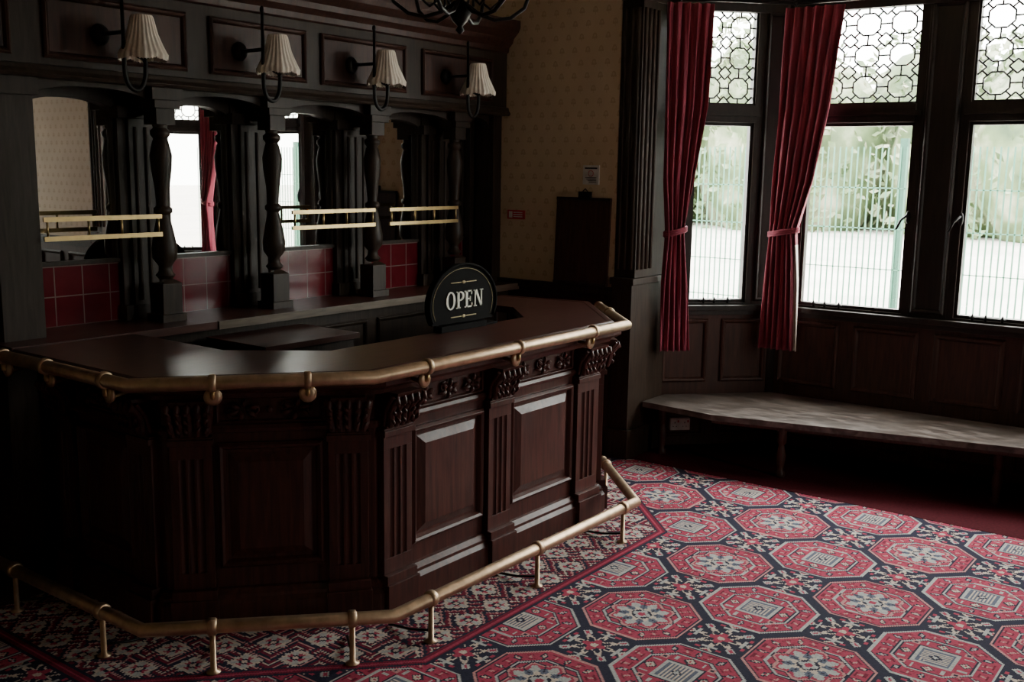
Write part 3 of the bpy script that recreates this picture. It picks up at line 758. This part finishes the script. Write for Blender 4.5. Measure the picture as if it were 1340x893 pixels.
x=xo+.150; bar(x,x+th_,0,hL); bar(x-.009,x+.052,0,.007); bar(x-.009,x+.050,hL-.007,hL); bar(x+th_,x+.038,hL/2-.003,hL/2+.004)
bar(x+.046,x+.052,0,.022); bar(x+.044,x+.050,hL-.022,hL); bar(x+.034,x+.039,hL/2-.012,hL/2+.013)
x=xo+.222; bar(x,x+.008,0,hL); bar(x+.052,x+.060,0,hL); bar(x-.009,x+.017,0,.006); bar(x-.009,x+.012,hL-.006,hL); bar(x+.043,x+.069,hL-.006,hL)
lb.add([(x,y0_,zb_+hL),(x+.018,y0_,zb_+hL),(x+.060,y0_,zb_),(x+.048,y0_,zb_),(x,y1_,zb_+hL),(x+.018,y1_,zb_+hL),(x+.060,y1_,zb_),(x+.048,y1_,zb_)],[(0,1,2,3),(4,5,6,7),(0,1,5,4),(1,2,6,5),(2,3,7,6),(3,0,4,7)],'cream')
lb.obj('lettering',0,so)

# ------------------------------------------------------------------ WALL SIGNS
b=B(); b.box(5.992,6.0,3.80,3.93,1.86,1.99,'paper')
b.box(5.990,5.992,3.815,3.915,1.965,1.975,'black')
b.tube([(5.990,3.865+.02*math.cos(t),1.935+.02*math.sin(t)) for t in np.linspace(0,2*math.pi,16)[:-1]],.002,'redsign',5,True)
for k in range(4): b.box(5.990,5.992,3.82,3.91-.01*k,1.905-k*.01,1.908-k*.01,'black')
b.obj('notice_sign')
b=B(); b.box(5.992,6.0,4.42,4.575,1.60,1.665,'redsign'); b.box(5.990,5.992,4.53,4.56,1.61,1.655,'white')
for k in range(3): b.box(5.990,5.992,4.44,4.52,1.615+k*.015,1.621+k*.015,'white')
b.obj('fire_safety_sign')
b=B(); b.T=Matrix.Translation((5.962,0,1.172))@Matrix.Rotation(math.radians(2.5),4,'Y')
b.box(-.012,.006,3.69,4.13,.0,.60,'oakred')
b.box(-.018,-.012,3.69,4.13,.58,.60,'oak'); b.box(-.018,-.012,3.69,4.13,0,.02,'oak')
b.box(-.02,.0,3.85,3.95,.585,.64,'black'); b.tube([(-.01,3.88,.64),(-.01,3.90,.66),(-.01,3.92,.64)],.004,'black',6)
b.obj('menu_board',.002)

# ------------------------------------------------------------------ OUTSIDE
b=B(); b.box(7.45,110,-90,90,-.5,-.3,'tarmac'); b.box(-10,7.45,-50,-3.9,-.5,-.3,'tarmac'); b.obj('ground')
b=B(); xf=13.
for y in np.arange(-8,15.0,.075): b.box(xf-.004,xf+.004,y-.009,y+.009,-.3,2.3,'fence')
for z in np.arange(-.2,2.3,.5): b.box(xf-.004,xf+.004,-8,15,z-.006,z+.006,'fence')
for y in np.arange(-6.9,15,1.8): b.box(xf+.01,xf+.09,y-.045,y+.045,-.3,2.4,'post')
b.obj('mesh_fence')
b=B(); rng=np.random.RandomState(3)
for k in range(70):
    cy_=-28+k*1.25; cxh=40+rng.rand()*6; hz=4.8+2.8*rng.rand(); R=2.0+1.3*rng.rand()
    b.ell((cxh+.6,cy_,hz*.5-.3),(R*.85,R*.85,hz*.62),'leaf',14,9)
    for q in range(280):
        d=Vector(rng.randn(3)).normalized(); d.x=-abs(d.x)
        c=Vector((cxh,cy_,hz*.5-.2))+Vector((d.x*R,d.y*R,d.z*hz*.72)); s_=.12+.18*rng.rand()
        t=Vector(rng.randn(3)).normalized(); u=t.orthogonal().normalized()
        b.add([tuple(c+t*s_),tuple(c+u*s_*.6),tuple(c-t*s_),tuple(c-u*s_*.6)],[(0,1,2,3)],'leaf')
b.obj('hedge')

# ------------------------------------------------------------------ LIGHT
w=bpy.data.worlds.new('overcast_sky'); scene.world=w; w.use_nodes=True; nt=w.node_tree
bg=nt.nodes['Background']; bg.inputs[1].default_value=24.0
tc=nt.nodes.new('ShaderNodeTexCoord'); sp=nt.nodes.new('ShaderNodeSeparateXYZ'); nt.links.new(tc.outputs['Generated'],sp.inputs[0])
nt.links.new(ramp(nt,sp.outputs[2],[(.0,(.90,.89,.87)),(.5,(1.0,.98,.96))]),bg.inputs[0])
def portal(nm,p,q):
    p=Vector(p);q=Vector(q); c=(p+q)/2; d=(q-p).normalized(); n=Vector((d.y,-d.x))
    L=bpy.data.lights.new(nm,'AREA'); L.shape='RECTANGLE'; L.size=(q-p).length; L.size_y=2.1; L.cycles.is_portal=True
    o=bpy.data.objects.new(nm,L); COL.objects.link(o)
    z=Vector((-n.x,-n.y,0)); x=Vector((d.x,d.y,0)); y=z.cross(x)
    m_=Matrix((x,y,z)).transposed().to_4x4(); m_.translation=Vector((c.x-n.x*.15,c.y-n.y*.15,2.04)); o.matrix_world=m_
portal('daylight_portal',BA,BB); portal('daylight_portal',BB,BC); portal('daylight_portal',BC,BD)
portal('daylight_portal',(5.27,YF),(4.73,YF))
